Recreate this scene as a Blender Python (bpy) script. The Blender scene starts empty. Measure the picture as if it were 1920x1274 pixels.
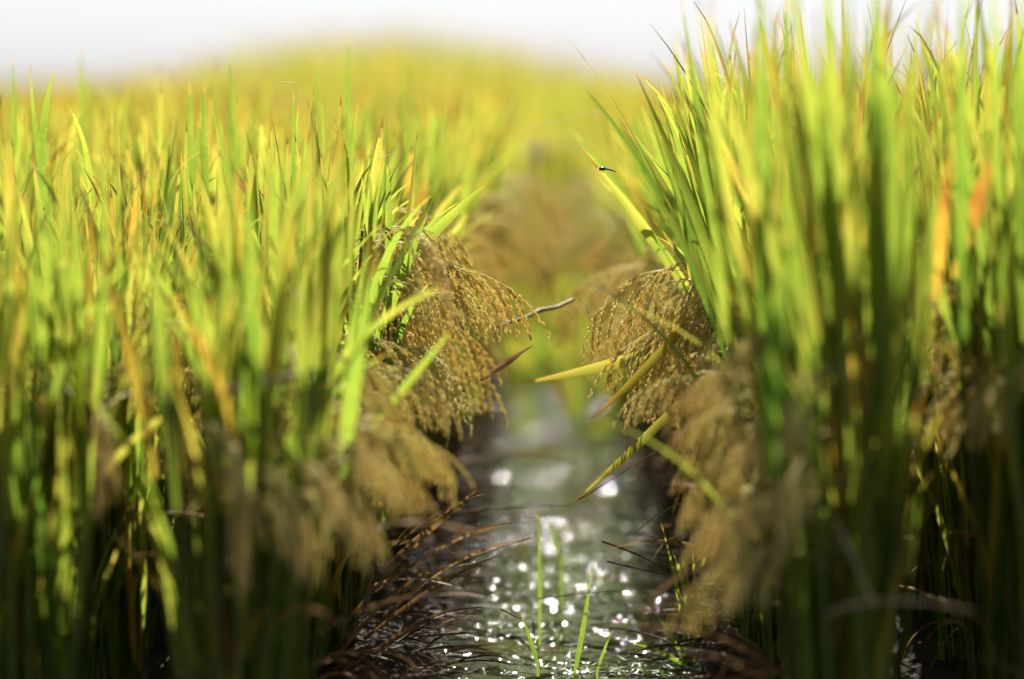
import bpy, math, random
import numpy as np
from mathutils import Vector, Matrix

R = math.radians
rng = random.Random(7)
nrs = np.random.RandomState(11)
scene = bpy.context.scene
COL = scene.collection

# ------------------------------------------------------------------ camera
CAM_H, D0, FPX = 0.87, 4.5, 5814.0          # metres, metres, focal length in photo pixels
VPX, HORY = 1060.0, 155.0
cam_data = bpy.data.cameras.new('camera')
cam = bpy.data.objects.new('camera', cam_data)
COL.objects.link(cam)
cam.location = (0, 0, CAM_H)
cam.rotation_euler = (R(90) - math.atan((637 - HORY) / FPX), 0, math.atan((VPX - 960) / FPX))
cam_data.sensor_width = 36
cam_data.lens = 36 * FPX / 1920
cam_data.clip_start, cam_data.clip_end = 0.05, 5000
cam_data.dof.use_dof = True
cam_data.dof.focus_distance = D0
cam_data.dof.aperture_fstop = cam_data.lens / 1000 / 0.070
scene.camera = cam


def at(x, y, Y):
    """the point of the field that lies Y metres down the channel where the photograph shows (x, y)"""
    return Vector(((x - VPX) / FPX * Y, Y, CAM_H - (y - HORY) / FPX * Y))


# ------------------------------------------------------------------ light
SUN_EL, SUN_AZ = 50.0, 2.0                # azimuth from +Y, negative = to the left of the view
world = bpy.data.worlds.new('World')
scene.world = world
world.use_nodes = True
wn = world.node_tree
sky = wn.nodes.new('ShaderNodeTexSky')
sky.sky_type = 'NISHITA'
sky.sun_disc = False
sky.sun_elevation = R(SUN_EL)
sky.sun_rotation = R(SUN_AZ)
sky.air_density, sky.dust_density, sky.ozone_density = 1.0, 1.0, 1.0
hsv = wn.nodes.new('ShaderNodeHueSaturation')          # thin white high cloud takes most of the colour out of the sky
hsv.inputs['Saturation'].default_value = 0.25
tint = wn.nodes.new('ShaderNodeMixRGB')
tint.blend_type = 'MULTIPLY'
tint.inputs[0].default_value = 1.0
tint.inputs[2].default_value = (0.92, 0.955, 1.03, 1)
wn.links.new(sky.outputs[0], hsv.inputs['Color'])
wn.links.new(hsv.outputs[0], tint.inputs[1])
wn.links.new(tint.outputs[0], wn.nodes['Background'].inputs[0])
wn.nodes['Background'].inputs[1].default_value = 0.055
sun_data = bpy.data.lights.new('sun', 'SUN')
sun_data.energy, sun_data.angle, sun_data.color = 5.0, R(0.5), (1.0, 0.94, 0.82)
sun = bpy.data.objects.new('sun', sun_data)
COL.objects.link(sun)
sv = Vector((math.sin(R(SUN_AZ)) * math.cos(R(SUN_EL)), math.cos(R(SUN_AZ)) * math.cos(R(SUN_EL)), math.sin(R(SUN_EL))))
sun.rotation_euler = sv.to_track_quat('Z', 'Y').to_euler()
sun.location = sv * 30
vs = scene.view_settings
vs.view_transform, vs.look, vs.gamma, vs.use_curve_mapping = 'Standard', 'None', 1.0, False
vs.exposure = 1.05
cy = scene.cycles
cy.use_denoising = True
cy.max_bounces, cy.diffuse_bounces, cy.glossy_bounces, cy.transmission_bounces = 8, 4, 2, 6
cy.sample_clamp_indirect = 6
cy.caustics_reflective = cy.caustics_refractive = False


# ------------------------------------------------------------------ materials
def new_mat(name):
    m = bpy.data.materials.new(name)
    m.use_nodes = True
    nt = m.node_tree
    nt.nodes.clear()
    return m, nt, nt.nodes.new('ShaderNodeOutputMaterial')


def N(nt, kind, **kw):
    n = nt.nodes.new(kind)
    for k, v in kw.items():
        setattr(n, k, v)
    return n


def mathn(nt, op, a, b=None, c=None, clamp=False):
    n = N(nt, 'ShaderNodeMath', operation=op, use_clamp=clamp)
    for i, v in enumerate((a, b, c)):
        if v is None:
            continue
        if isinstance(v, (int, float)):
            n.inputs[i].default_value = v
        else:
            nt.links.new(v, n.inputs[i])
    return n.outputs[0]


def ramp(nt, fac, stops):
    n = N(nt, 'ShaderNodeValToRGB')
    while len(n.color_ramp.elements) < len(stops):
        n.color_ramp.elements.new(0.5)
    for e, (p, c) in zip(n.color_ramp.elements, stops):
        e.position, e.color = p, (*c, 1)
    nt.links.new(fac, n.inputs[0])
    return n.outputs[0]


def leaf_material(name, per_object):
    """leaf blade: green to yellow to orange with age, yellowing towards the tip, letting light through"""
    m, nt, out = new_mat(name)
    uv = N(nt, 'ShaderNodeUVMap')
    sep = N(nt, 'ShaderNodeSeparateXYZ')
    nt.links.new(uv.outputs[0], sep.inputs[0])
    u, v = sep.outputs[0], sep.outputs[1]
    if per_object:
        oi = N(nt, 'ShaderNodeObjectInfo')
        sc = N(nt, 'ShaderNodeSeparateColor')
        nt.links.new(oi.outputs['Color'], sc.inputs[0])
        age, rnd = sc.outputs[0], oi.outputs['Random']
    else:
        at_ = N(nt, 'ShaderNodeAttribute', attribute_name='age')
        age, rnd = at_.outputs['Fac'], at_.outputs['Fac']
    geo = N(nt, 'ShaderNodeNewGeometry')
    tc = N(nt, 'ShaderNodeTexCoord')
    noi = N(nt, 'ShaderNodeTexNoise')
    noi.inputs['Scale'].default_value = 22
    noi.inputs['Detail'].default_value = 4
    nt.links.new(geo.outputs['Position'], noi.inputs['Vector'])
    blot = mathn(nt, 'MULTIPLY_ADD', noi.outputs[0], 0.5, -0.25)
    v3 = mathn(nt, 'POWER', v, 2.2)
    tip = mathn(nt, 'MULTIPLY', v3, mathn(nt, 'MULTIPLY_ADD', rnd, 0.24, 0.05))
    edge = mathn(nt, 'MULTIPLY', mathn(nt, 'POWER', mathn(nt, 'ABSOLUTE', mathn(nt, 'MULTIPLY_ADD', u, 2, -1)), 3), 0.06)
    a = mathn(nt, 'ADD', mathn(nt, 'ADD', age, tip), mathn(nt, 'ADD', blot, edge), clamp=True)
    # a thin brown dead point on many blades
    dead = mathn(nt, 'MULTIPLY', mathn(nt, 'GREATER_THAN', v, 0.93), 0.35)
    a = mathn(nt, 'ADD', a, dead, clamp=True)
    spot = N(nt, 'ShaderNodeTexNoise')
    spot.inputs['Scale'].default_value = 260
    spot.inputs['Detail'].default_value = 1
    nt.links.new(geo.outputs['Position'], spot.inputs['Vector'])
    a = mathn(nt, 'ADD', a, mathn(nt, 'MULTIPLY', mathn(nt, 'GREATER_THAN', spot.outputs[0], 0.71), 0.32), clamp=True)
    refl = ramp(nt, a, [(0.0, (0.026, 0.070, 0.010)), (0.28, (0.075, 0.125, 0.013)), (0.48, (0.22, 0.21, 0.022)),
                        (0.66, (0.36, 0.22, 0.030)), (0.82, (0.30, 0.15, 0.035)), (1.0, (0.13, 0.075, 0.03))])
    tran = ramp(nt, a, [(0.0, (0.18, 0.35, 0.035)), (0.28, (0.43, 0.54, 0.058)), (0.48, (0.70, 0.63, 0.090)),
                        (0.66, (0.72, 0.47, 0.06)), (0.82, (0.45, 0.20, 0.03)), (1.0, (0.12, 0.06, 0.02))])
    # fine lengthwise veins
    wav = mathn(nt, 'SINE', mathn(nt, 'MULTIPLY', u, 75))
    vein = mathn(nt, 'MULTIPLY_ADD', wav, 0.10, 0.90)
    mixr = N(nt, 'ShaderNodeMixRGB', blend_type='MULTIPLY')
    mixr.inputs[0].default_value = 1
    nt.links.new(tran, mixr.inputs[1])
    comb = N(nt, 'ShaderNodeCombineXYZ')
    for i in range(3):
        nt.links.new(vein, comb.inputs[i])
    nt.links.new(comb.outputs[0], mixr.inputs[2])
    pb = N(nt, 'ShaderNodeBsdfPrincipled')
    nt.links.new(refl, pb.inputs['Base Color'])
    pb.inputs['Roughness'].default_value = 0.42
    pb.inputs['Specular IOR Level'].default_value = 0.35
    tr = N(nt, 'ShaderNodeBsdfTranslucent')
    nt.links.new(mixr.outputs[0], tr.inputs[0])
    bm = N(nt, 'ShaderNodeBump')
    bm.inputs['Strength'].default_value = 0.25
    bm.inputs['Distance'].default_value = 0.002
    nt.links.new(wav, bm.inputs['Height'])
    nt.links.new(bm.outputs[0], pb.inputs['Normal'])
    mx = N(nt, 'ShaderNodeMixShader')
    mx.inputs[0].default_value = 0.64
    nt.links.new(pb.outputs[0], mx.inputs[1])
    nt.links.new(tr.outputs[0], mx.inputs[2])
    nt.links.new(mx.outputs[0], out.inputs[0])
    return m


M_LEAF = leaf_material('rice_leaf', True)
M_FOLIAGE = leaf_material('rice_foliage', False)


def grain_material():
    m, nt, out = new_mat('rice_grain')
    at_ = N(nt, 'ShaderNodeAttribute', attribute_name='age')
    oi = N(nt, 'ShaderNodeObjectInfo')
    sc = N(nt, 'ShaderNodeSeparateColor')
    nt.links.new(oi.outputs['Color'], sc.inputs[0])
    a = mathn(nt, 'ADD', mathn(nt, 'MULTIPLY_ADD', at_.outputs['Fac'], 0.75, -0.05), mathn(nt, 'MULTIPLY_ADD', sc.outputs[0], 0.5, -0.10), clamp=True)
    c = ramp(nt, a, [(0.0, (0.52, 0.55, 0.22)), (0.25, (0.80, 0.74, 0.37)), (0.5, (0.88, 0.75, 0.37)), (0.75, (0.84, 0.64, 0.27)), (1.0, (0.52, 0.34, 0.13))])
    pb = N(nt, 'ShaderNodeBsdfPrincipled')
    nt.links.new(c, pb.inputs['Base Color'])
    pb.inputs['Roughness'].default_value = 0.34
    pb.inputs['Specular IOR Level'].default_value = 0.5
    tr = N(nt, 'ShaderNodeBsdfTranslucent')
    nt.links.new(c, tr.inputs[0])
    mx = N(nt, 'ShaderNodeMixShader')
    mx.inputs[0].default_value = 0.64
    nt.links.new(pb.outputs[0], mx.inputs[1])
    nt.links.new(tr.outputs[0], mx.inputs[2])
    nt.links.new(mx.outputs[0], out.inputs[0])
    return m


M_GRAIN = grain_material()


def plain_mat(name, c1, c2, scale, rough, transl=0.0, spec=0.3):
    m, nt, out = new_mat(name)
    geo = N(nt, 'ShaderNodeNewGeometry')
    noi = N(nt, 'ShaderNodeTexNoise')
    noi.inputs['Scale'].default_value = scale
    noi.inputs['Detail'].default_value = 5
    nt.links.new(geo.outputs['Position'], noi.inputs['Vector'])
    c = ramp(nt, noi.outputs[0], [(0.3, c1), (0.7, c2)])
    pb = N(nt, 'ShaderNodeBsdfPrincipled')
    nt.links.new(c, pb.inputs['Base Color'])
    pb.inputs['Roughness'].default_value = rough
    pb.inputs['Specular IOR Level'].default_value = spec
    bm = N(nt, 'ShaderNodeBump')
    bm.inputs['Strength'].default_value = 0.4
    bm.inputs['Distance'].default_value = 0.003
    nt.links.new(noi.outputs[0], bm.inputs['Height'])
    nt.links.new(bm.outputs[0], pb.inputs['Normal'])
    sh = pb.outputs[0]
    if transl:
        tr = N(nt, 'ShaderNodeBsdfTranslucent')
        nt.links.new(c, tr.inputs[0])
        mx = N(nt, 'ShaderNodeMixShader')
        mx.inputs[0].default_value = transl
        nt.links.new(sh, mx.inputs[1])
        nt.links.new(tr.outputs[0], mx.inputs[2])
        sh = mx.outputs[0]
    nt.links.new(sh, out.inputs[0])
    return m


M_STALK = plain_mat('rice_stalk', (0.05, 0.10, 0.015), (0.16, 0.17, 0.03), 30, 0.5)
M_DRY = plain_mat('dry_leaf', (0.16, 0.085, 0.035), (0.40, 0.25, 0.10), 40, 0.55, 0.35)
M_STRAW = plain_mat('pale_straw', (0.30, 0.21, 0.11), (0.52, 0.42, 0.27), 60, 0.5, 0.15)
M_DARKSTRAW = plain_mat('wet_dark_straw', (0.07, 0.034, 0.018), (0.22, 0.11, 0.055), 60, 0.7, 0.1, 0.1)
M_LITTER = plain_mat('rotting_straw', (0.025, 0.014, 0.008), (0.16, 0.09, 0.04), 25, 0.6, 0.15)
M_INSECT = plain_mat('insect_shell', (0.012, 0.012, 0.014), (0.03, 0.028, 0.03), 90, 0.3, 0, 0.5)
M_SILK = plain_mat('spider_silk', (0.85, 0.85, 0.85), (0.9, 0.9, 0.9), 90, 0.3, 0.3)
M_WEED = plain_mat('water_weed', (0.035, 0.08, 0.010), (0.12, 0.20, 0.018), 35, 0.4, 0.35, 0.5)


def mud_material():
    m, nt, out = new_mat('wet_mud')
    geo = N(nt, 'ShaderNodeNewGeometry')
    n1 = N(nt, 'ShaderNodeTexNoise')
    n1.inputs['Scale'].default_value = 14
    n1.inputs['Detail'].default_value = 8
    n1.inputs['Roughness'].default_value = 0.65
    nt.links.new(geo.outputs['Position'], n1.inputs['Vector'])
    c = ramp(nt, n1.outputs[0], [(0.3, (0.008, 0.006, 0.004)), (0.55, (0.020, 0.014, 0.009)), (0.75, (0.042, 0.030, 0.019))])
    pb = N(nt, 'ShaderNodeBsdfPrincipled')
    nt.links.new(c, pb.inputs['Base Color'])
    nt.links.new(mathn(nt, 'MULTIPLY_ADD', n1.outputs[0], 0.5, 0.5), pb.inputs['Roughness'])
    pb.inputs['Specular IOR Level'].default_value = 0.12
    bm = N(nt, 'ShaderNodeBump')
    bm.inputs['Strength'].default_value = 0.8
    bm.inputs['Distance'].default_value = 0.02
    nt.links.new(n1.outputs[0], bm.inputs['Height'])
    nt.links.new(bm.outputs[0], pb.inputs['Normal'])
    nt.links.new(pb.outputs[0], out.inputs[0])
    return m


def water_material():
    """shallow murky water: dark body, wind ripples that throw the sun back in points"""
    m, nt, out = new_mat('paddy_water')
    geo = N(nt, 'ShaderNodeNewGeometry')
    mp = N(nt, 'ShaderNodeMapping')
    mp.inputs['Scale'].default_value = (1.0, 0.8, 1.0)
    nt.links.new(geo.outputs['Position'], mp.inputs['Vector'])
    n1 = N(nt, 'ShaderNodeTexNoise')
    n1.inputs['Scale'].default_value = 19
    n1.inputs['Detail'].default_value = 1.6
    n1.inputs['Roughness'].default_value = 0.5
    nt.links.new(mp.outputs[0], n1.inputs['Vector'])
    n2 = N(nt, 'ShaderNodeTexNoise')
    n2.inputs['Scale'].default_value = 5
    n2.inputs['Detail'].default_value = 3
    nt.links.new(geo.outputs['Position'], n2.inputs['Vector'])
    patch = ramp(nt, n2.outputs[0], [(0.36, (0.05, 0.05, 0.05)), (0.48, (1, 1, 1))])
    # wind ruffles the open water further up the channel
    sp = N(nt, 'ShaderNodeSeparateXYZ')
    nt.links.new(geo.outputs['Position'], sp.inputs[0])
    far = mathn(nt, 'MULTIPLY_ADD', sp.outputs[1], 0.9, -5.3, clamp=True)
    n3 = N(nt, 'ShaderNodeTexNoise')
    n3.inputs['Scale'].default_value = 4.2
    n3.inputs['Detail'].default_value = 2
    nt.links.new(geo.outputs['Position'], n3.inputs['Vector'])
    lull = ramp(nt, n3.outputs[0], [(0.44, (0.02, 0.02, 0.02)), (0.54, (1, 1, 1))])
    pm = N(nt, 'ShaderNodeMixRGB')
    nt.links.new(far, pm.inputs[0])
    nt.links.new(patch, pm.inputs[1])
    nt.links.new(lull, pm.inputs[2])
    patch = pm.outputs[0]
    h = mathn(nt, 'MULTIPLY', n1.outputs[0], patch)
    bm = N(nt, 'ShaderNodeBump')
    bm.inputs['Strength'].default_value = 1.0
    bm.inputs['Distance'].default_value = 0.055
    nt.links.new(h, bm.inputs['Height'])
    pb = N(nt, 'ShaderNodeBsdfPrincipled')
    c = ramp(nt, n2.outputs[0], [(0.35, (0.020, 0.022, 0.010)), (0.7, (0.030, 0.040, 0.012))])
    nt.links.new(c, pb.inputs['Base Color'])
    pb.inputs['Roughness'].default_value = 0.08
    pb.inputs['IOR'].default_value = 1.42
    nt.links.new(bm.outputs[0], pb.inputs['Normal'])
    nt.links.new(pb.outputs[0], out.inputs[0])
    return m


M_MUD, M_WATER = mud_material(), water_material()


# ------------------------------------------------------------------ mesh helpers
class MB:
    """collects vertices, faces, uvs and an age per vertex, then makes one mesh"""

    def __init__(self):
        self.v, self.f, self.uv, self.age = [], [], [], []

    def strip(self, pts, sides, widths, fold=0.18, normals=None, age=0.0, v0=0.0, v1=1.0):
        """leaf blade along pts: three vertices across, folded along the midrib"""
        b, n = len(self.v), len(pts)
        for i, (p, s, w) in enumerate(zip(pts, sides, widths)):
            nn = normals[i]
            t = v0 + (v1 - v0) * i / (n - 1)
            for k, uu in ((-1, 0.0), (0, 0.5), (1, 1.0)):
                q = p + s * (w * 0.5 * k) + nn * (w * fold * (abs(k)))
                self.v.append(q)
                self.uv.append((uu, t))
                self.age.append(age)
        for i in range(n - 1):
            for k in range(2):
                a = b + 3 * i + k
                self.f.append((a, a + 1, a + 4, a + 3))

    def tube(self, pts, radii, seg=5, age=0.0):
        b, n = len(self.v), len(pts)
        for i, p in enumerate(pts):
            d = (pts[min(i + 1, n - 1)] - pts[max(i - 1, 0)])
            d = d.normalized() if d.length > 1e-9 else Vector((0, 0, 1))
            x = d.cross(Vector((0.31, 0.92, 0.2))).normalized()
            y = d.cross(x)
            for k in range(seg):
                c, s = math.cos(2 * math.pi * k / seg), math.sin(2 * math.pi * k / seg)
                self.v.append(p + (x * c + y * s) * radii[i])
                self.uv.append((k / seg, i / (n - 1)))
                self.age.append(age)
        for i in range(n - 1):
            for k in range(seg):
                k2 = (k + 1) % seg
                self.f.append((b + i * seg + k, b + i * seg + k2, b + (i + 1) * seg + k2, b + (i + 1) * seg + k))
        self.f.append(tuple(b + k for k in range(seg))[::-1])
        self.f.append(tuple(b + (n - 1) * seg + k for k in range(seg)))

    def grain(self, p, d, L, w, age, seg=5):
        """one husk: a pointed spindle"""
        x = d.cross(Vector((0.2, 0.35, 0.91))).normalized()
        y = d.cross(x)
        b = len(self.v)
        self.v.append(p)
        prof = ((0.30, 0.5), (0.68, 0.42))
        for t, r in prof:
            for k in range(seg):
                c, s = math.cos(2 * math.pi * k / seg), math.sin(2 * math.pi * k / seg)
                self.v.append(p + d * (L * t) + (x * c + y * (s * 0.75)) * (w * r))
        self.v.append(p + d * L)
        self.uv += [(0.5, 0.5)] * (2 + 2 * seg)
        self.age += [age] * (2 + 2 * seg)
        e = b + 1 + 2 * seg
        for k in range(seg):
            k2 = (k + 1) % seg
            self.f.append((b, b + 1 + k2, b + 1 + k))
            self.f.append((b + 1 + k, b + 1 + k2, b + 1 + seg + k2, b + 1 + seg + k))
            self.f.append((b + 1 + seg + k, b + 1 + seg + k2, e))

    def mesh(self, name, mats):
        me = bpy.data.meshes.new(name)
        me.from_pydata([tuple(p) for p in self.v], [], self.f)
        for m in mats:
            me.materials.append(m)
        uvl = me.uv_layers.new(name='UVMap')
        idx = np.empty(len(me.loops), dtype=np.int32)
        me.loops.foreach_get('vertex_index', idx)
        uvl.data.foreach_set('uv', np.array(self.uv, dtype=np.float32)[idx].ravel())
        a = me.attributes.new('age', 'FLOAT', 'POINT')
        a.data.foreach_set('value', np.array(self.age, dtype=np.float32))
        me.polygons.foreach_set('use_smooth', np.ones(len(me.polygons), dtype=bool))
        me.update()
        return me


def blade_curve(L, a0, a1, n, rnd, power=1.6, side_bend=0.0):
    """points, side vectors and normals of a blade that starts a0 degrees off vertical and ends at a1, bending to +X"""
    pts, nor = [], []
    p = Vector((0, 0, 0))
    for i in range(n + 1):
        t = i / n
        a = R(a0 + (a1 - a0) * t ** power)
        b = R(side_bend * t)
        d = Vector((math.sin(a), math.sin(b) * math.cos(a), math.cos(a) * math.cos(b)))
        if i:
            p = p + (d + pd) * (0.5 * L / n)
        pd = d
        pts.append(p.copy())
        nor.append(Vector((math.cos(a), 0, -math.sin(a))))
    return pts, nor


def blade_into(mb, L, W, a0, a1, n, rnd, M=None, twist=0.0, age=0.0, power=1.6, side_bend=0.0, fold=0.16):
    pts, nor = blade_curve(L, a0, a1, n, rnd, power, side_bend)
    widths, sides, normals = [], [], []
    for i, p in enumerate(pts):
        t = i / n
        w = W * (0.45 + 0.55 * min(1, t / 0.25)) * (1 - max(0, (t - 0.42) / 0.58) ** 1.5) + 0.0006
        widths.append(w)
        tw = twist * t
        s = Vector((0, 1, 0))
        nn = nor[i]
        c, si = math.cos(tw), math.sin(tw)
        sides.append(s * c + nn * si)
        normals.append(nn * c - s * si)
    if M is not None:
        m3 = M.to_3x3()
        pts = [M @ p for p in pts]
        sides = [(m3 @ s).normalized() for s in sides]
        normals = [(m3 @ s).normalized() for s in normals]
    mb.strip(pts, sides, widths, fold=fold, normals=normals, age=age)


def blade_mesh(name, mat, *a, **k):
    mb = MB()
    blade_into(mb, *a, **k)
    return mb.mesh(name, [mat])


U = rng.uniform
ERECT = [blade_mesh('leaf_blade', M_LEAF, U(0.30, 0.40), U(0.0105, 0.0160), U(0, 3), U(2, 13), 12, rng, twist=U(-0.9, 0.9), side_bend=U(-4, 4)) for _ in range(20)]
ERECT += [blade_mesh('leaf_blade', M_LEAF, U(0.34, 0.42), U(0.010, 0.014), U(0, 4), U(25, 75), 14, rng, twist=U(-1.2, 1.2), power=U(4, 8)) for _ in range(4)]
SECOND = [blade_mesh('leaf_blade', M_LEAF, U(0.36, 0.48), U(0.0105, 0.0148), U(2, 6), U(12, 38), 12, rng, twist=U(-1.2, 1.2), side_bend=U(-8, 8)) for _ in range(14)]
ARCH = [blade_mesh('leaf_blade', M_LEAF, U(0.30, 0.42), U(0.010, 0.014), U(5, 12), U(35, 80), 12, rng, twist=U(-1.5, 1.5), power=1.3, side_bend=U(-10, 10)) for _ in range(10)]
DRY = [blade_mesh('dry_leaf', M_DRY, U(0.15, 0.28), U(0.003, 0.008), U(10, 35), U(75, 165), 12, rng, twist=U(-5, 5), power=U(0.6, 1.3), side_bend=U(-30, 30), fold=0.4) for _ in range(16)]


def stalk_mesh():
    mb = MB()
    n = 7
    bx, by = U(-0.012, 0.012), U(-0.012, 0.012)
    pts = [Vector((bx * math.sin(3 * t), by * math.sin(3 * t), 0.56 * t)) for t in [i / n for i in range(n + 1)]]
    mb.tube(pts, [0.0042 - 0.0018 * i / n + (0.0007 if i in (2, 4) else 0) for i in range(n + 1)], 6)
    return mb.mesh('stalk', [M_STALK])


STALKS = [stalk_mesh() for _ in range(4)]


def panicle_shape(big=1.0):
    """returns MBs: (axis with its last grains, [branches])"""
    L = U(0.29, 0.37) * big
    n = 26
    a0, a1 = U(18, 46), U(150, 176)
    pts, nor = blade_curve(L, a0, a1, n, rng, power=U(0.70, 1.0), side_bend=U(-14, 14))
    axis = MB()
    axis.tube(pts, [0.0016 - 0.0010 * i / n for i in range(n + 1)], 5, age=0.25)

    def tangent(i):
        return (pts[min(i + 1, n)] - pts[max(i - 1, 0)]).normalized()

    def grains_along(mb, bp, age, g_step, spread):
        acc, k = 0.0, 0
        for i in range(1, len(bp)):
            seg = bp[i] - bp[i - 1]
            l = seg.length
            d0 = seg.normalized()
            while acc < l:
                q = bp[i - 1] + d0 * acc
                sd = d0.orthogonal().normalized()
                sd.rotate(Matrix.Rotation(k * 2.4 + U(-0.4, 0.4), 3, d0))
                d = (d0 + sd * spread * U(0.5, 1.3)).normalized()
                mb.grain(q + sd * 0.0012, d, U(0.0088, 0.0106), U(0.0035, 0.0044), min(1, max(0, age + U(-0.22, 0.28))))
                acc += g_step * U(0.8, 1.2)
                k += 1
            acc -= l

    end_axis = [pts[i] for i in range(n - 7, n + 1)]
    grains_along(axis, end_axis, 0.6, 0.0052, 0.20)
    branches = []
    nb = 10
    for j in range(nb):
        i0 = int(n * (0.30 + 0.46 * j / (nb - 1)))
        t = tangent(i0)
        sd = t.orthogonal().normalized()
        sd.rotate(Matrix.Rotation(j * 2.4 + U(-0.5, 0.5), 3, t))
        d = (t + sd * U(0.12, 0.34)).normalized()
        bl = (0.135 - 0.065 * j / (nb - 1)) * U(0.85, 1.2) * big
        m, p, bp = 9, pts[i0].copy(), [pts[i0].copy()]
        for s in range(m):
            g = 0.24 + 0.10 * s / m
            d = (d + Vector((0, 0, -1)) * g + t * 0.08).normalized()
            p = p + d * (bl / m)
            bp.append(p.copy())
        mb = MB()
        mb.tube(bp, [0.0007] * (m + 1), 3, age=0.3)
        grains_along(mb, bp[1:], 0.30 + 0.35 * j / nb + U(-0.12, 0.12), 0.0048, 0.18)
        branches.append(mb)
    return axis, branches


PANICLES = []
for _ in range(9):
    ax, br = panicle_shape()
    full = MB()
    for mb in [ax] + br:
        b = len(full.v)
        full.v += mb.v
        full.f += [tuple(b + i for i in f) for f in mb.f]
        full.uv += mb.uv
        full.age += mb.age
    PANICLES.append((ax.mesh('panicle', [M_GRAIN]), [b.mesh('grain_branch', [M_GRAIN]) for b in br], full.mesh('panicle', [M_GRAIN])))


# ------------------------------------------------------------------ objects
def link(name, data, M=None, parent=None, color=None):
    o = bpy.data.objects.new(name, data)
    COL.objects.link(o)
    if parent is not None:
        o.parent = parent
    if M is not None:
        o.matrix_basis = M
    if color is not None:
        o.color = color
    return o


def tag(o, label, cat, group=None, kind=None):
    if label:
        o['label'] = label
    if cat:
        o['category'] = cat
    if group:
        o['group'] = group
    if kind:
        o['kind'] = kind
    return o


def TRS(p, yaw=0.0, tilt=0.0, roll=0.0, s=1.0, sz=None):
    """at p; own turn roll, then tilted from the vertical towards direction yaw"""
    return (Matrix.Translation(p) @ Matrix.Rotation(yaw, 4, 'Z') @ Matrix.Rotation(tilt, 4, 'Y') @
            Matrix.Rotation(roll, 4, 'Z') @ Matrix.Diagonal((s, s, sz or s, 1)))


def leaf_age(young):
    r = rng.random()
    if r < 0.87:
        return max(0.0, rng.gauss(0.185 + young, 0.12))
    if r < 0.965:
        return U(0.30, 0.52)
    return U(0.52, 0.72)


def lower_mesh():
    """the crowded lower leaves and sheaths of one hill"""
    mb = MB()
    for i in range(46):
        ph, r0, z0 = U(0, 6.28), U(0.005, 0.06), U(0.0, 0.26)
        a0 = U(0, 6)
        M = TRS(Vector((r0 * math.cos(ph), r0 * math.sin(ph), z0)), ph, 0, U(0, 6.28))
        blade_into(mb, U(0.24, 0.34), U(0.011, 0.016), a0, a0 + U(2, 14), 7, rng, M=M, twist=U(-1.2, 1.2), age=min(0.9, max(0.0, rng.gauss(0.07, 0.08)) if rng.random() < 0.85 else U(0.5, 0.9)))
    return mb.mesh('foliage', [M_FOLIAGE])


LOWER = [lower_mesh() for _ in range(6)]


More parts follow.
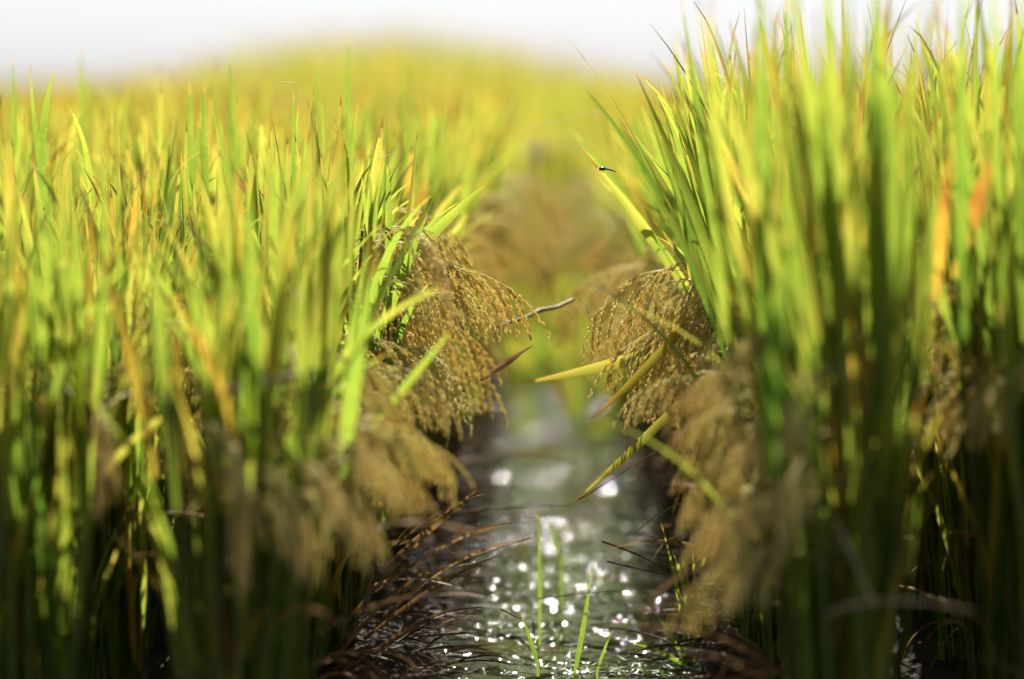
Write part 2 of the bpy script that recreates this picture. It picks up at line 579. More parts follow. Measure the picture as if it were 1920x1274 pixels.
def rice_plant(x, y, h, side, label, group, n_till=10, n_pan=7, detail=True, young=0.0, n_dry=5, lean=0.0, pan_age=0.5, pan_s=1.0, pan_z=(0.9, 1.0), stalk_k=1.0):
    """a hill of rice; side -1 / +1: the channel lies to its right / left, 0: inside the crop"""
    root = link('rice_plant', None, Matrix.Translation((x, y, 0)))
    root.empty_display_size = 0.05
    tag(root, label, 'rice plant', group)
    k = h / 0.84
    kz = (0.4 + 0.6 * k) * stalk_k
    inward = 0.0 if side < 0 else math.pi
    tops = []
    for i in range(n_till):
        ph = 2 * math.pi * i / n_till + U(-0.4, 0.4)
        r0 = U(0.008, 0.05)
        base = Vector((r0 * math.cos(ph), r0 * math.sin(ph), 0))
        tilt = R(U(1, 8)) * (r0 / 0.03) ** 0.5
        S = TRS(base, ph, tilt, U(0, 6.28), 1.0, kz * U(0.92, 1.06))
        link('stalk', STALKS[i % 4], S, root)
        if lean and side:
            pass
        dirv = (S @ Vector((0, 0, 0.56))) - (S @ Vector((0, 0, 0)))
        p0 = S @ Vector((0, 0, 0))
        tops.append((p0 + dirv, ph))
        lr = R(lean)

        def put(mesh, frac, ta, age, sx=1.0, sz=1.0):
            yaw = ph + rng.gauss(0, 0.9)
            M = TRS(p0 + dirv * frac, yaw, R(ta), U(0, 6.28) if ta < 14 else rng.gauss(0, 0.5), sx, sz)
            if lr and frac > 0.55:
                T = Matrix.Translation(p0 + dirv * frac)
                M = T @ Matrix.Rotation(-lr if side > 0 else lr, 4, 'Y') @ T.inverted() @ M
            link('leaf_blade', mesh, M, root, (age, 0, 0, 1))

        zk = (h - 0.56 * kz) / 0.34
        put(rng.choice(ERECT), U(0.86, 1.0), U(1, 9), leaf_age(young), U(0.9, 1.2), zk * U(0.72, 1.12))
        put(rng.choice(SECOND), U(0.62, 0.8), U(3, 12), leaf_age(young), U(0.9, 1.15), zk * U(0.85, 1.12))
        if i % 2 == 0:
            put(rng.choice(ERECT), U(0.7, 0.9), U(2, 12), leaf_age(young), U(0.8, 1.1), zk * U(0.85, 1.2))
        put(rng.choice(SECOND), U(0.10, 0.45), U(0, 7), leaf_age(young) + 0.04, U(0.8, 1.0), zk * U(0.75, 1.0))
        if i % 7 == 3:
            put(rng.choice(ARCH), U(0.4, 0.7), U(5, 15), leaf_age(young) + 0.1)
    link('foliage', rng.choice(LOWER), TRS(Vector((0, 0, 0)), U(0, 6.28), 0, 0, 1.0, kz), root)
    for i in range(n_pan):
        top, ph = tops[i % n_till]
        if side and rng.random() < 0.82:
            yaw = inward + rng.gauss(0, 0.75) - (0.25 if side < 0 else -0.25)
        else:
            yaw = U(0, 6.28)
        ax, br, full = rng.choice(PANICLES)
        s = U(0.72, 1.14) * pan_s
        M = TRS(top * (U(0.86, 0.99) * U(*pan_z)), yaw, R(U(-4, 20)), 0, s)
        c = (min(1, max(0, rng.gauss(pan_age, 0.18))), 0, 0, 1)
        if detail:
            pn = link('panicle', ax, M, root, c)
            for b in br:
                link('grain_branch', b, None, pn, c)
        else:
            link('panicle', full, M, root, c)
    for i in range(n_dry):
        if side and rng.random() < 0.7:
            yaw = inward + rng.gauss(0, 0.8)
        else:
            yaw = U(0, 6.28)
        link('dry_leaf', rng.choice(DRY), TRS(Vector((0.03 * math.cos(yaw), 0.03 * math.sin(yaw), U(0.02, 0.3))), yaw, R(U(0, 30)), rng.gauss(0, 0.3), U(0.8, 1.2)), root)
    return root


# blurred plants further off: a few foliage meshes, shared
def foliage_mesh(h, n, seg):
    mb = MB()
    for i in range(n):
        ph, r0 = U(0, 6.28), U(0.01, 0.055)
        z0 = U(0.02, 0.5)
        z1 = h * U(0.80, 1.04)
        a0 = U(1, 12)
        M = TRS(Vector((r0 * math.cos(ph) * (1 + z0), r0 * math.sin(ph) * (1 + z0), z0)), ph + U(-1, 1), 0, 0)
        blade_into(mb, max(0.25, (z1 - z0)), U(0.012, 0.018), a0, a0 + U(4, 26), seg, rng, M=M @ Matrix.Rotation(0, 4, 'Z'), twist=U(-1.5, 1.5), age=leaf_age(0.10))
    return mb.mesh('foliage', [M_FOLIAGE])


FOLIAGE = [foliage_mesh(0.84, 30, 7) for _ in range(8)]


def far_plant(x, y, h, side, label, group):
    root = link('rice_plant', None, Matrix.Translation((x, y, 0)))
    root.empty_display_size = 0.05
    tag(root, label, 'rice plant', group)
    link('foliage', rng.choice(FOLIAGE), TRS(Vector((0, 0, 0)), U(0, 6.28), 0, 0, 1.0, h / 0.84), root)
    for i in range(5 if y < 8 else 3):
        yaw = U(0, 6.28)
        if side and rng.random() < 0.75:
            yaw = (0.0 if side < 0 else math.pi) + rng.gauss(0, 0.6)
        link('panicle', rng.choice(PANICLES)[2], TRS(Vector((0, 0, 0.53)) + Vector((math.cos(yaw), math.sin(yaw), 0)) * 0.03, yaw, R(U(0, 14)), 0, U(0.9, 1.1)), root, (U(0.05, 0.4), 0, 0, 1))
    return root


# ------------------------------------------------------------------ the setting
def build_ground():
    xs = np.concatenate([[-2000, -600, -150, -40, -12, -5, -3], np.linspace(-1.6, 1.6, 81), [3, 5, 12, 40, 150, 600, 2000]])
    ys = np.concatenate([[-300, -60, -10, 0, 1.5], np.linspace(2.4, 12, 161), np.linspace(12.5, 40, 40), [60, 120, 300, 900, 3000]])
    X, Y = np.meshgrid(xs, ys)
    rows = np.array([ROW_L - 0.28 * i for i in range(8)] + [ROW_R + 0.28 * i for i in range(8)])
    d = np.min(np.abs(X[..., None] - rows), axis=-1)
    inner = (np.abs(X) < 2.2) & (Y > 2.3)
    Z = np.where(inner, -0.05 + 0.075 * np.exp(-(d / 0.075) ** 2), -0.05)
    edge_l = 0.05 - 0.75 * np.maximum(0, X - (ROW_L + 0.11)) + 0.012 * np.sin(Y * 4.1) + 0.008 * np.sin(Y * 11.3 + 1)
    edge_r = 0.05 - 0.8 * np.maximum(0, (ROW_R - 0.07) - X) + 0.012 * np.sin(Y * 3.7 + 2) + 0.008 * np.sin(Y * 9.1)
    bank = np.where(X < 0, edge_l, edge_r)
    Z = np.where(inner & (X > ROW_L) & (X < ROW_R), np.maximum(Z, np.maximum(bank, -0.05)), Z)
    Z = np.where(inner & ((X < ROW_L) | (X > ROW_R)), np.maximum(Z, 0.032), Z)
    ph = np.sin(X * 31 + Y * 7) * np.sin(Y * 23 - X * 11) * 0.010 + np.sin(X * 63 + 2) * np.sin(Y * 51) * 0.006
    Z = Z + np.where(inner, ph, 0)
    V = np.stack([X, Y, Z], -1).reshape(-1, 3)
    ny, nx = X.shape
    i, j = np.meshgrid(np.arange(ny - 1), np.arange(nx - 1), indexing='ij')
    a = (i * nx + j).ravel()
    F = np.stack([a, a + 1, a + nx + 1, a + nx], -1)
    me = bpy.data.meshes.new('ground')
    me.from_pydata(V.tolist(), [], F.tolist())
    me.materials.append(M_MUD)
    me.polygons.foreach_set('use_smooth', np.ones(len(F), dtype=bool))
    return tag(link('ground', me), None, None, None, 'structure')


ROW_L, ROW_R = -0.365, 0.328
build_ground()
me = bpy.data.meshes.new('water')
me.from_pydata([(-40, -3, 0), (40, -3, 0), (40, 60, 0), (-40, 60, 0)], [], [(0, 1, 2, 3)])
me.materials.append(M_WATER)
tag(link('water', me), None, None, None, 'structure')


# ------------------------------------------------------------------ the crop
def in_frame(x, y, mx=0.10):
    return -0.1823 * y - mx < x < 0.1479 * y + mx


def left_h(y):
    return 0.80 + rng.gauss(0, 0.022) + max(0, min(0.045, (y - 4.0) * 0.03))


def right_h(y):
    return max(0.83, 0.99 - max(0, y - 4.6) * 0.09) + rng.gauss(0, 0.02)


heroes = {}
rows_l = [ROW_L - 0.28 * i for i in range(8)]
rows_r = [ROW_R + 0.28 * i for i in range(8)]
NEAR_END, MID_END = 6.6, 10.4
mass_spots = []
ORD = ['first', 'second', 'third', 'fourth', 'fifth', 'sixth', 'seventh', 'eighth', 'ninth', 'tenth', 'eleventh', 'twelfth', 'thirteenth', 'fourteenth', 'fifteenth']
count = {}
for side, rows in ((-1, rows_l), (1, rows_r)):
    sname = 'left' if side < 0 else 'right'
    for ri, x0 in enumerate(rows):
        y = (3.58 if side < 0 else 3.52) + (ri % 2) * 0.11
        idx = 0
        while y < MID_END:
            yy, xx = y + U(-0.035, 0.035), x0 + U(-0.025, 0.025) - side * max(0.0, min(0.085, (y - 5.1) * 0.05))
            y += 0.215
            hh = left_h(yy) if side < 0 else right_h(yy)
            if not in_frame(xx, yy):
                if in_frame(xx, yy, 1.0):
                    mass_spots.append((xx, yy, hh))
                continue
            if yy < NEAR_END:
                if ri == 0:
                    lab = '%s rice plant from the front along the %s edge of the channel' % (ORD[idx], sname)
                    p = rice_plant(xx, yy, hh, side, lab, 'rice plants along the channel', n_till=18, n_pan=(21 if 4.2 < yy < 5.0 else 17 if yy < 4.22 else 14) if yy < 5.6 else 10, detail=yy < 5.7,
                                   pan_s=(0.78 if side < 0 else 0.68) if yy < 4.22 else (0.93 if side < 0 else 0.84), pan_z=((0.74, 0.97) if side < 0 else (0.58, 0.95)) if yy < 4.22 else (0.78, 1.02), stalk_k=1.15 if side < 0 and yy > 4.22 else 1.0,
                                   n_dry=5, lean=1.0 if side < 0 else (U(6, 12) if 4.2 < yy < 6 else U(2, 6)), young=0.02 if side < 0 else 0.0, pan_age=0.42 if yy > 4 else 0.32)
                else:
                    lab = '%s rice plant from the front in the %s row %s the channel' % (ORD[idx], ORD[ri], 'left of' if side < 0 else 'right of')
                    p = rice_plant(xx, yy, hh, 0, lab, 'rice plants inside the crop rows', n_till=17 if side < 0 else 21, n_pan=(5 if yy < 4.0 else 10) if side < 0 else (5 if yy < 4.0 else 15), detail=False,
                                   n_dry=4, young=0.03 if side < 0 else 0.02, pan_age=0.35)
                heroes.setdefault((side, ri), []).append((yy, p))
            else:
                if ri == 0:
                    lab = 'blurred rice plant with tan panicles on the far %s bank of the channel' % sname
                else:
                    lab = 'blurred rice plant deep in the yellow green crop %s of the far channel' % sname
                far_plant(xx, yy, hh + 0.01, side if ri == 0 else 0, lab, 'blurred rice plants %s the far channel on the %s' % ('lining' if ri == 0 else 'behind', sname))
            idx += 1


# the far crop: nobody could count it
def build_far_crop():
    spots = list(mass_spots)
    y = MID_END
    while y < 75:
        step = 0.235 if y < 20 else 0.235 * (y / 20)
        xstep = 0.28 if y < 20 else 0.28 * (y / 20)
        x = -0.1823 * y - 1.2
        while x < 0.1479 * y + 1.2:
            if not (ROW_L + 0.10 < x < ROW_R - 0.10 and y < 10.5):
                hump = 0.38 * math.exp(-((x / y - (720 - VPX) / FPX) / 0.078) ** 2) * math.exp(-((y - 16) / 4.0) ** 2)
                spots.append((x + U(-0.05, 0.05), y + U(-0.05, 0.05), 0.825 + hump + rng.gauss(0, 0.02)))
            x += xstep
        y += step
    S = np.array(spots)
    V, F, UV, AGE = [], [], [], []
    nv = 0
    K, SEG = 13, 4
    t = np.linspace(0, 1, SEG + 1)
    wide = np.array([0.6, 1.0, 0.95, 0.6, 0.03])
    n = len(S)
    sc = np.maximum(1.0, S[:, 1] / 20)
    for k in range(K):
        ph = nrs.uniform(0, 2 * np.pi, n)
        r0 = nrs.uniform(0.01, 0.06, n) * sc
        z0 = nrs.uniform(0.05, 0.45, n)
        z1 = S[:, 2] * nrs.uniform(0.82, 1.04, n)
        out = nrs.uniform(0.01, 0.14, n)
        W = nrs.uniform(0.013, 0.019, n) * sc
        fa = nrs.uniform(0, 2 * np.pi, n)
        rad = r0[:, None] + out[:, None] * t[None] ** 1.8
        cx = S[:, 0, None] + np.cos(ph)[:, None] * rad
        cyy = S[:, 1, None] + np.sin(ph)[:, None] * rad
        cz = z0[:, None] + (z1 - z0)[:, None] * t[None]
        hw = 0.5 * W[:, None] * wide[None]
        a = np.stack([cx - np.cos(fa)[:, None] * hw, cyy - np.sin(fa)[:, None] * hw, cz], -1)
        b = np.stack([cx + np.cos(fa)[:, None] * hw, cyy + np.sin(fa)[:, None] * hw, cz], -1)
        V.append(np.stack([a, b], 2).reshape(-1, 3))
        base = nv + (np.arange(n) * (SEG + 1) * 2)[:, None] + (np.arange(SEG) * 2)[None]
        F.append(np.stack([base, base + 1, base + 3, base + 2], -1).reshape(-1, 4))
        uvv = np.broadcast_to(np.stack([np.stack([np.zeros(SEG + 1), t], -1), np.stack([np.ones(SEG + 1), t], -1)], 1)[None], (n, SEG + 1, 2, 2))
        UV.append(uvv.reshape(-1, 2))
        ag = np.clip(nrs.normal(0.29, 0.12, n), 0, 0.7)
        AGE.append(np.repeat(ag, (SEG + 1) * 2))
        nv += n * (SEG + 1) * 2
    # drooping heads of grain, seen only as a blur
    for k in range(4):
        ph = nrs.uniform(0, 2 * np.pi, n)
        tt = np.linspace(0, 1, 5)
        ang = tt * 2.6
        rad = (0.03 + 0.20 * tt ** 1.1)[None] * np.ones((n, 1))
        zz = (0.56 + 0.11 * np.sin(ang) - 0.12 * tt ** 2)[None] * (S[:, 2] / 0.82)[:, None]
        cx = S[:, 0, None] + np.cos(ph)[:, None] * rad
        cyy = S[:, 1, None] + np.sin(ph)[:, None] * rad
        hw = np.array([0.002, 0.008, 0.012, 0.011, 0.003])[None] * np.ones((n, 1))
        px, py = -np.sin(ph)[:, None], np.cos(ph)[:, None]
        a = np.stack([cx - px * hw, cyy - py * hw, zz], -1)
        b = np.stack([cx + px * hw, cyy + py * hw, zz - hw], -1)
        V.append(np.stack([a, b], 2).reshape(-1, 3))
        base = nv + (np.arange(n) * 10)[:, None] + (np.arange(4) * 2)[None]
        F.append(np.stack([base, base + 1, base + 3, base + 2], -1).reshape(-1, 4))
        UV.append(np.full((n * 10, 2), 0.4))
        AGE.append(np.full(n * 10, 0.50))
        nv += n * 10
    V, F, UV, AGE = np.concatenate(V), np.concatenate(F), np.concatenate(UV), np.concatenate(AGE)
    me = bpy.data.meshes.new('rice_crop')
    me.vertices.add(len(V))
    me.vertices.foreach_set('co', V.astype(np.float32).ravel())
    me.loops.add(F.size)
    me.loops.foreach_set('vertex_index', F.astype(np.int32).ravel())
    me.polygons.add(len(F))
    me.polygons.foreach_set('loop_start', np.arange(0, F.size, 4, dtype=np.int32))
    me.update(calc_edges=True)
    me.uv_layers.new(name='UVMap').data.foreach_set('uv', UV[F.ravel()].astype(np.float32).ravel())
    me.attributes.new('age', 'FLOAT', 'POINT').data.foreach_set('value', AGE.astype(np.float32))
    me.polygons.foreach_set('use_smooth', np.ones(len(F), dtype=bool))
    me.materials.append(M_FOLIAGE)
    me.validate()
    tag(link('rice_crop', me), 'far blurred mass of golden green rice under the white sky', 'rice crop', None, 'stuff')


build_far_crop()


# ------------------------------------------------------------------ single leaves, straws and small things where the photo shows them
def nearest(side, y, ri=0):
    return min(heroes[(side, ri)], key=lambda q: abs(q[0] - y))[1]


def bez(p0, p1, p2, n):
    return [p0 * (1 - t) ** 2 + p1 * (2 * t * (1 - t)) + p2 * t ** 2 for t in [i / n for i in range(n + 1)]]


def ribbon(name, mat, pts, W, root=None, age=0.0, face=None, fold=0.15, taper=1.4, base=0.5, label=None, twist=0.0):
    """a blade through world points, base first; a child of root when given"""
    mb = MB()
    n = len(pts) - 1
    off = Vector(root.matrix_basis.translation) if root is not None else Vector(pts[0])
    sides, normals, widths = [], [], []
    face = face or Vector((0, -1, 0.3))
    for i, p in enumerate(pts):
        t = i / n
        d = (pts[min(i + 1, n)] - pts[max(i - 1, 0)]).normalized()
        s = d.cross(face).normalized()
        s.rotate(Matrix.Rotation(twist * t, 3, d))
        sides.append(s)
        normals.append(s.cross(d).normalized())
        widths.append(W * (base + (1 - base) * min(1, t / 0.3)) * (1 - max(0, (t - 0.45) / 0.55) ** taper) + 0.0005)
    mb.strip([p - off for p in pts], sides, widths, fold=fold, normals=normals)
    o = link(name, mb.mesh(name, [mat]), Matrix.Translation(off) if root is None else None, root, (age, 0, 0, 1))
    if label:
        o['label'] = label
    return o


def straw(name, mat, pts, r0, r1, label=None, cat=None, group=None, root=None, knots=True):
    mb = MB()
    n = len(pts) - 1
    off = Vector(root.matrix_basis.translation) if root is not None else Vector(pts[0])
    mb.tube([p - off for p in pts], [(r0 + (r1 - r0) * i / n) * (1.35 if knots and i % 5 == 3 else 1.0) for i in range(n + 1)], 6)
    o = link(name, mb.mesh(name, [mat]), Matrix.Translation(off) if root is None else None, root)
    return tag(o, label, cat, group)


# leaves that stand out
rp, lp = nearest(1, 4.25), nearest(-1, 4.5)
ribbon('leaf_blade', M_LEAF, bez(at(1450, 590, 4.85), at(1210, 674, 4.6), at(968, 722, 4.2), 16), 0.024, rp, 0.36, Vector((0.1, -1, -0.15)), base=0.2, label='broad yellow blade reaching level across the channel')
ribbon('leaf_blade', M_LEAF, bez(at(1340, 690, 4.75), at(1200, 838, 4.5), at(1082, 940, 4.42), 14), 0.015, nearest(1, 4.5), 0.45, Vector((0.1, -1, -0.15)), label='yellow blade hanging down over the water')
ribbon('leaf_blade', M_LEAF, bez(at(1330, 560, 4.5), at(1190, 720, 4.3), at(1105, 790, 4.2), 10), 0.014, nearest(1, 4.3), 0.55, Vector((0.1, -1, -0.15)))
ribbon('leaf_blade', M_LEAF, bez(at(1330, 600, 4.85), at(1190, 400, 4.65), at(1108, 300, 4.55), 14), 0.017, nearest(1, 4.7), 0.30, Vector((0.2, -1, 0.2)), label='bright blade pointing over the channel')
ribbon('leaf_blade', M_LEAF, bez(at(700, 560, 4.6), at(830, 410, 4.5), at(918, 342, 4.5), 12), 0.016, lp, 0.17, Vector((0.1, -1, 0.3)), base=0.3, label='bright green blade sticking out over the panicles')
ribbon('leaf_blade', M_LEAF, bez(at(690, 680, 4.45), at(760, 500, 4.4), at(800, 405, 4.4), 10), 0.014, lp, 0.15)
ribbon('leaf_blade', M_LEAF, bez(at(640, 900, 3.7), at(652, 720, 3.65), at(705, 480, 3.6), 12), 0.019, nearest(-1, 3.65), 0.12, Vector((0.2, -1, 0)))
ribbon('leaf_blade', M_LEAF, bez(at(660, 850, 3.95), at(790, 690, 3.85), at(850, 615, 3.8), 8), 0.010, nearest(-1, 3.9), 0.2)
ribbon('leaf_blade', M_LEAF, bez(at(40, 760, 3.75), at(24, 500, 3.72), at(8, 235, 3.7), 12), 0.015, nearest(-1, 3.75, 1), 0.56, label='broad orange dying blade')
ribbon('leaf_blade', M_LEAF, bez(at(1755, 560, 3.7), at(1765, 420, 3.65), at(1775, 270, 3.6), 12), 0.014, nearest(1, 3.7, 1), 0.70)
ribbon('leaf_blade', M_LEAF, bez(at(1790, 520, 3.75), at(1830, 360, 3.7), at(1895, 200, 3.65), 12), 0.019, nearest(1, 3.7, 1), 0.72, label='orange dying blade leaning outward')
ribbon('leaf_blade', M_LEAF, bez(at(1455, 900, 3.35), at(1440, 680, 3.33), at(1480, 420, 3.32), 12), 0.028, nearest(1, 3.4), 0.0)
for (xb, xt, yt, a, w) in ((1415, 1425, -60, 0.05, 0.020), (1560, 1545, -70, 0.08, 0.024), (1625, 1640, -90, 0.0, 0.022), (1790, 1800, -80, 0.03, 0.018), (1340, 1328, -20, 0.25, 0.015), (1905, 1910, -60, 0.05, 0.018)):
    ribbon('leaf_blade', M_LEAF, bez(at(xb + 20, 640, 3.6), at(xb, 330, 3.58), at(xt, yt, 3.55), 12), w, nearest(1, 3.6, 0 if xb < 1600 else 1), a, Vector((0.3, -1, 0)))
for pts, Z, w in ((((104, 470), (60, 280), (58, 120)), 4.6, 0.008), (((78, 460), (66, 240), (103, 130)), 4.55, 0.012), (((600, 480), (602, 250), (596, 105)), 4.75, 0.007), (((436, 480), (440, 280), (431, 95)), 4.9, 0.012),
                  (((650, 480), (650, 240), (655, 62)), 5.1, 0.012), (((20, 480), (32, 260), (24, 100)), 5.0, 0.011), (((150, 480), (160, 240), (152, 85)), 5.6, 0.014), (((385, 480), (380, 300), (383, 150)), 4.5, 0.013), (((545, 480), (556, 300), (551, 170)), 4.6, 0.009)):
    ribbon('leaf_blade', M_LEAF, bez(*[at(x, y, Z) for x, y in pts], 12), w, nearest(-1, Z, 2 if pts[0][0] < 200 else 1), 0.10, Vector((U(-1, 1), -1, 0)))
for (a, b, c) in (((470, 375), (440, 330), (405, 280)), ((375, 470), (362, 440), (355, 400))):
    ribbon('dry_leaf', M_DRY, bez(*[at(*q, 4.4) for q in (a, b, c)], 10), 0.006, nearest(-1, 4.4, 1))

# straws and dead leaves over the channel
straw('dry_straw', M_STRAW, [at(x, y, 4.75 + 0.0004 * (x - 950)) for x, y in ((905, 622), (950, 606), (985, 596), (1012, 582), (1045, 576), (1075, 562))], 0.0022, 0.0030,
      'pale grey straw caught between the panicles above the far water', 'straw')
straw('dry_straw', M_STRAW, bez(at(360, 745, 3.55), at(470, 722, 3.5), at(585, 700, 3.5), 10), 0.004, 0.0035, 'blurred pale straw lying level across the front left plants', 'straw')
straw('dry_straw', M_STRAW, bez(at(1555, 1160, 3.35), at(1640, 1108, 3.3), at(1830, 1150, 3.35), 14), 0.0019, 0.0013, 'blurred arched grey straw in the shade low at front right', 'straw')
straw('dry_straw', M_STRAW, bez(at(1570, 980, 3.4), at(1620, 1080, 3.36), at(1650, 1150, 3.34), 10), 0.0019, 0.0013, 'blurred slanting grey straw just above the arched one', 'straw')
for pts, Z, w in ((((920, 700), (960, 672), (1000, 648)), 4.5, 0.007), (((900, 715), (945, 690), (975, 668)), 4.5, 0.005)):
    ribbon('dry_leaf', M_DRY, bez(*[at(x, y, Z) for x, y in pts], 8), w, nearest(-1, 4.5), fold=0.4)
DARK = [
    ([(930, 870), (985, 835), (1060, 868), (1170, 895)], 5.2, 0.0022, 'dark thin straw bowed over the brightest patch of water'),
    ([(840, 965), (930, 962), (1010, 945), (1085, 952)], 4.9, 0.0024, 'dark reddish straw reaching out level from the left bank'),
    ([(1130, 1020), (1190, 1038), (1250, 1070), (1330, 1110)], 4.5, 0.0022, 'brown straw sloping down into the right bank above the weed sprig'),
    ([(1140, 1058), (1200, 1072), (1260, 1088), (1340, 1090)], 4.45, 0.0018, 'thin brown straw meeting the right bank beside the weed sprig'),
    ([(1010, 1130), (1090, 1118), (1170, 1112), (1250, 1108)], 4.5, 0.0012, 'hair thin purple brown stem lying level over the glittering water'),
    ([(940, 1150), (962, 1162), (985, 1172)], 4.5, 0.0016, 'short dark straw bit standing in the glitter at bottom centre'),
    ([(800, 1090), (850, 1060), (930, 1035), (1000, 1010)], 4.6, 0.0024, 'brown straw rising from the dark left bank toward midstream'),
    ([(1085, 940), (1130, 915), (1180, 880), (1230, 850)], 4.6, 0.0016, 'thin dry stem slanting up beside the hanging yellow blade'),
]
for pts, Z, r, lab in DARK:
    P = [at(x, y, Z + 0.02 * i) for i, (x, y) in enumerate(pts)]
    if len(P) == 4:
        P = [P[0] * (1 - t) ** 3 + P[1] * 3 * t * (1 - t) ** 2 + P[2] * 3 * t * t * (1 - t) + P[3] * t ** 3 for t in [i / 14 for i in range(15)]]
    straw('fallen_straw', M_DARKSTRAW, P, r * 0.8, r * 0.35, lab, 'straw')

# brown dead leaves fanning out of the left bank
for (x0, y0, x1, y1, x2, y2, Z, w) in ((760, 1130, 840, 1040, 985, 1018, 4.45, 0.010), (740, 1150, 850, 1075, 960, 1040, 4.4, 0.010), (780, 1010, 850, 960, 905, 915, 4.5, 0.010),
                                       (760, 1060, 860, 1000, 960, 985, 4.6, 0.009), (800, 970, 860, 935, 915, 930, 4.5, 0.008), (700, 1210, 800, 1160, 880, 1140, 4.3, 0.006),
                                       (720, 1100, 800, 1000, 870, 950, 4.3, 0.008), (690, 1180, 760, 1080, 850, 1055, 4.2, 0.008), (760, 1190, 850, 1150, 905, 1165, 4.5, 0.005)):
    ribbon('dry_leaf', M_DRY, bez(at(x0 - 60, y0 + 60, Z), at(x1, y1, Z), at(x2, y2, Z - 0.1), 12), w, nearest(-1, Z), fold=0.35, face=Vector((0.2, -0.6, 0.8)), twist=U(-2, 2))

# green blades standing in the water
for pts, Z, w, lab in ((((1012, 1190), (1014, 1080), (1008, 962)), 4.75, 0.0060, 'tall thin green grass blade standing upright in midstream'),
                       (((1075, 1290), (1095, 1190), (1112, 1070)), 4.5, 0.0075, 'green grass blade leaning right out of the glittering water'),
                       (((1010, 1262), (998, 1215), (975, 1155)), 4.5, 0.0060, 'short green grass blade leaning left in the water'),
                       (((1120, 1275), (1128, 1240), (1150, 1190)), 4.45, 0.0040, 'faint short grass blade right of the leaning one'),
                       (((1055, 1060), (1045, 1020), (1030, 985)), 5.1, 0.008, 'blurred green grass blade behind the upright one')):
    P = bez(*[at(x, y, Z) for x, y in pts], 10)
    P[0].z = min(P[0].z, -0.01)
    o = ribbon('grass_plant', M_LEAF, P, w, None, 0.10, Vector((0.4, -1, 0.1)))
    tag(o, lab, 'grass')

# the small weed at the right edge of the water
sprig = link('weed_sprig', None, Matrix.Translation(at(1295, 1262, 4.5)))
tag(sprig, 'small sharp green weed with thin upright blades beside right bank straw', 'weed')
for (x0, y0, x1, y1, x2, y2, w, a) in ((1290, 1240, 1282, 1130, 1242, 985, 0.007, 0.12), (1300, 1240, 1302, 1120, 1270, 990, 0.006, 0.1), (1305, 1250, 1312, 1150, 1298, 1005, 0.006, 0.15),
                                       (1296, 1180, 1290, 1100, 1262, 1035, 0.008, 0.18), (1308, 1130, 1318, 1060, 1345, 985, 0.004, 0.2), (1312, 1200, 1330, 1150, 1352, 1110, 0.005, 0.25),
                                       (1285, 1250, 1262, 1190, 1225, 1150, 0.006, 0.1), (1290, 1260, 1250, 1230, 1190, 1215, 0.007, 0.2)):
    ribbon('leaf_blade', M_LEAF, bez(at(x0, y0, 4.5), at(x1, y1, 4.48), at(x2, y2, 4.46), 8), w, sprig, a, Vector((0.3, -1, 0.2)))
for (x0, y0, x1, y1) in ((1335, 1110, 1225, 1010), (1340, 1085, 1240, 1045), (1270, 1130, 1315, 1050), (1330, 1175, 1250, 1120), (1300, 1200, 1270, 1110)):
    straw('stem', M_DARKSTRAW, bez(at(x0, y0, 4.52), at((x0 + x1) / 2, (y0 + y1) / 2 - 14, 4.49), at(x1, y1, 4.47), 8), 0.0016, 0.0008, root=sprig)


# tufts of weed that close the channel further off
def tuft_mesh():
    mb = MB()
    for i in range(26):
        ph = U(0, 6.28)
        a0 = U(2, 30)
        blade_into(mb, U(0.14, 0.36), U(0.006, 0.012), a0, a0 + U(10, 60), 6, rng, M=TRS(Vector((U(-.06, .06), U(-.06, .06), 0)), ph), twist=U(-1, 1), age=leaf_age(0.0))
    return mb.mesh('grass_tuft', [M_FOLIAGE])


TUFTS = [tuft_mesh() for _ in range(4)]
for i, (x, y) in enumerate(((1120, 8.3), (985, 8.7), (1070, 8.9), (1140, 9.0), (1020, 9.2), (960, 9.3), (1095, 9.5), (1050, 9.8), (1135, 9.9), (990, 10.1), (1080, 10.3), (1030, 10.6), (1110, 10.7), (1005, 11.0), (1060, 11.2), (1095, 11.6), (1035, 12.0), (1075, 12.8), (1050, 13.5), (985, 7.6), (1130, 7.4), (1075, 7.9))):
    o = link('grass_tuft', TUFTS[i % 4], TRS(Vector(((x - VPX) / FPX * y, y, 0)), U(0, 6.28), 0, 0, U(0.9, 1.4) if y > 8 else U(0.4, 0.55)))
    tag(o, 'blurred green grass tuft growing in the far end of the channel', 'grass tuft', 'grass tufts closing the far channel')


# floating scraps of water weed
def water_weed():
    mb = MB()
    n = 0
    while n < 2600:
        y = 4.15 + 5.0 * rng.random() ** 1.3
        x = U(-0.17, 0.23)
        den = math.sin(x * 21 + 1.3 + 2 * math.sin(y * 2.3)) * math.sin(y * 6.1 + 0.7) + 0.8 * math.sin(x * 13 - y * 4.2)
        if rng.random() > max(0.04, 0.35 + 0.6 * den):
            continue
        n += 1
        L, W, ph = U(0.004, 0.016), U(0.003, 0.0075), U(0, 6.28)
        c, s = math.cos(ph), math.sin(ph)
        p = Vector((x, y, 0.002 + U(0, 0.003)))
        d, q = Vector((c, s, 0)) * L, Vector((-s, c, 0))
        lift = L * (U(0.0, 0.4) if rng.random() < 0.75 else U(0.6, 1.8))
        mb.strip([p - d, p, p + d + Vector((0, 0, lift))], [q] * 3, [W * 0.3, W, W * 0.2], fold=-0.1, normals=[Vector((0, 0, 1))] * 3, age=rng.random())
    tag(link('water_weed', mb.mesh('water_weed', [M_WEED])), 'scattered green weed scraps floating on the channel water', 'water weed', None, 'stuff')


water_weed()


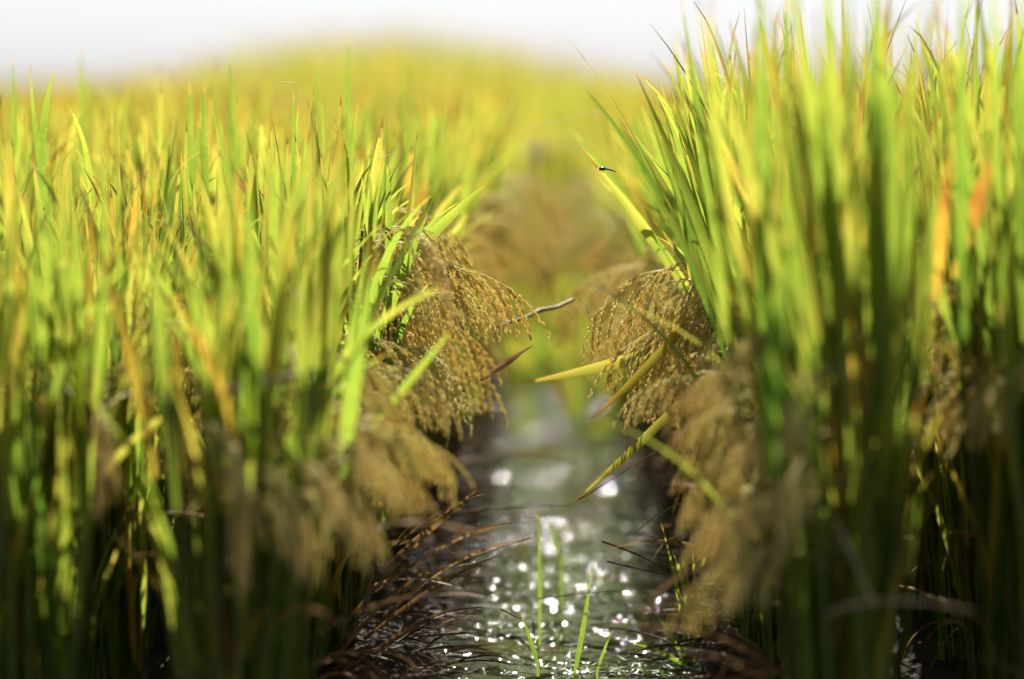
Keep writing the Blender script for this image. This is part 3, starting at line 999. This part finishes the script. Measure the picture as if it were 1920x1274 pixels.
# matted dead straw on the two mud banks
def straw_litter():
    mb = MB()
    for i in range(1500):
        side = rng.choice((-1, 1))
        y = 3.6 + 6.0 * rng.random() ** 1.4
        x = (ROW_L + U(0.02, 0.19)) if side < 0 else (ROW_R - U(0.01, 0.15))
        out = abs(x - (ROW_L if side < 0 else ROW_R))
        z0 = 0.05 - 0.75 * max(0, out - (0.11 if side < 0 else 0.07)) + U(0.0, 0.03)
        ph = (0.0 if side < 0 else math.pi) + rng.gauss(-0.5 if side < 0 else 0.5, 0.9)
        blade_into(mb, U(0.05, 0.16), U(0.002, 0.006), U(55, 100), U(85, 125), 5, rng, M=TRS(Vector((x, y, max(z0, 0.004))), ph), twist=U(-3, 3), fold=0.3)
    tag(link('straw_litter', mb.mesh('straw_litter', [M_LITTER])), 'matted dark dead straw on the muddy channel banks', 'straw', None, 'stuff')


straw_litter()


# the insect on the right-hand panicle, and threads of silk
def insect():
    p = at(1131, 318, 4.565)
    root = link('insect', None, Matrix.Translation(p))
    root.scale = (0.75, 0.75, 0.75)
    tag(root, 'tiny dark insect perched on the bright blade pointing over the channel', 'insect')
    mb = MB()
    body = [Vector((-0.009, 0, 0)), Vector((-0.007, 0, 0.001)), Vector((-0.003, 0, 0.0022)), Vector((0.001, 0, 0.002)), Vector((0.004, 0, 0.0015)), Vector((0.010, 0, 0.001)), Vector((0.018, 0, -0.0015)), Vector((0.026, 0, -0.005))]
    mb.tube(body, [0.0012, 0.0034, 0.0040, 0.0036, 0.0020, 0.0017, 0.0013, 0.0006], 8)
    link('body', mb.mesh('body', [M_INSECT]), None, root)
    for s in (-1, 1):
        w = MB()
        w.strip([Vector((0.001, s * 0.002, 0.003)), Vector((0.006, s * 0.006, 0.005)), Vector((0.014, s * 0.010, 0.004)), Vector((0.019, s * 0.011, 0.003))], [Vector((0.7, -s * 0.7, 0))] * 4, [0.001, 0.004, 0.005, 0.001], fold=0, normals=[Vector((0, 0, 1))] * 4)
        link('wing', w.mesh('wing', [M_INSECT]), None, root)
        for k in range(3):
            l = MB()
            x = -0.003 + 0.0025 * k
            l.tube([Vector((x, s * 0.002, 0)), Vector((x - 0.001, s * 0.006, 0.001)), Vector((x - 0.0015, s * 0.008, -0.006))], [0.0004, 0.0003, 0.0002], 4)
            link('leg', l.mesh('leg', [M_INSECT]), None, root)


insect()
straw('spider_thread', M_SILK, bez(at(975, 243, 4.62), at(1050, 228, 4.62), at(1125, 207, 4.62), 10), 0.00022, 0.00022, 'fine silk thread stretched across the gap from a right bank leaf', 'spider thread', knots=False)
straw('spider_thread', M_SILK, bez(at(518, 154, 4.6), at(535, 153, 4.6), at(553, 155, 4.6), 6), 0.0003, 0.0002, 'short white silk wisp above the left leaf tips', 'spider thread', knots=False)
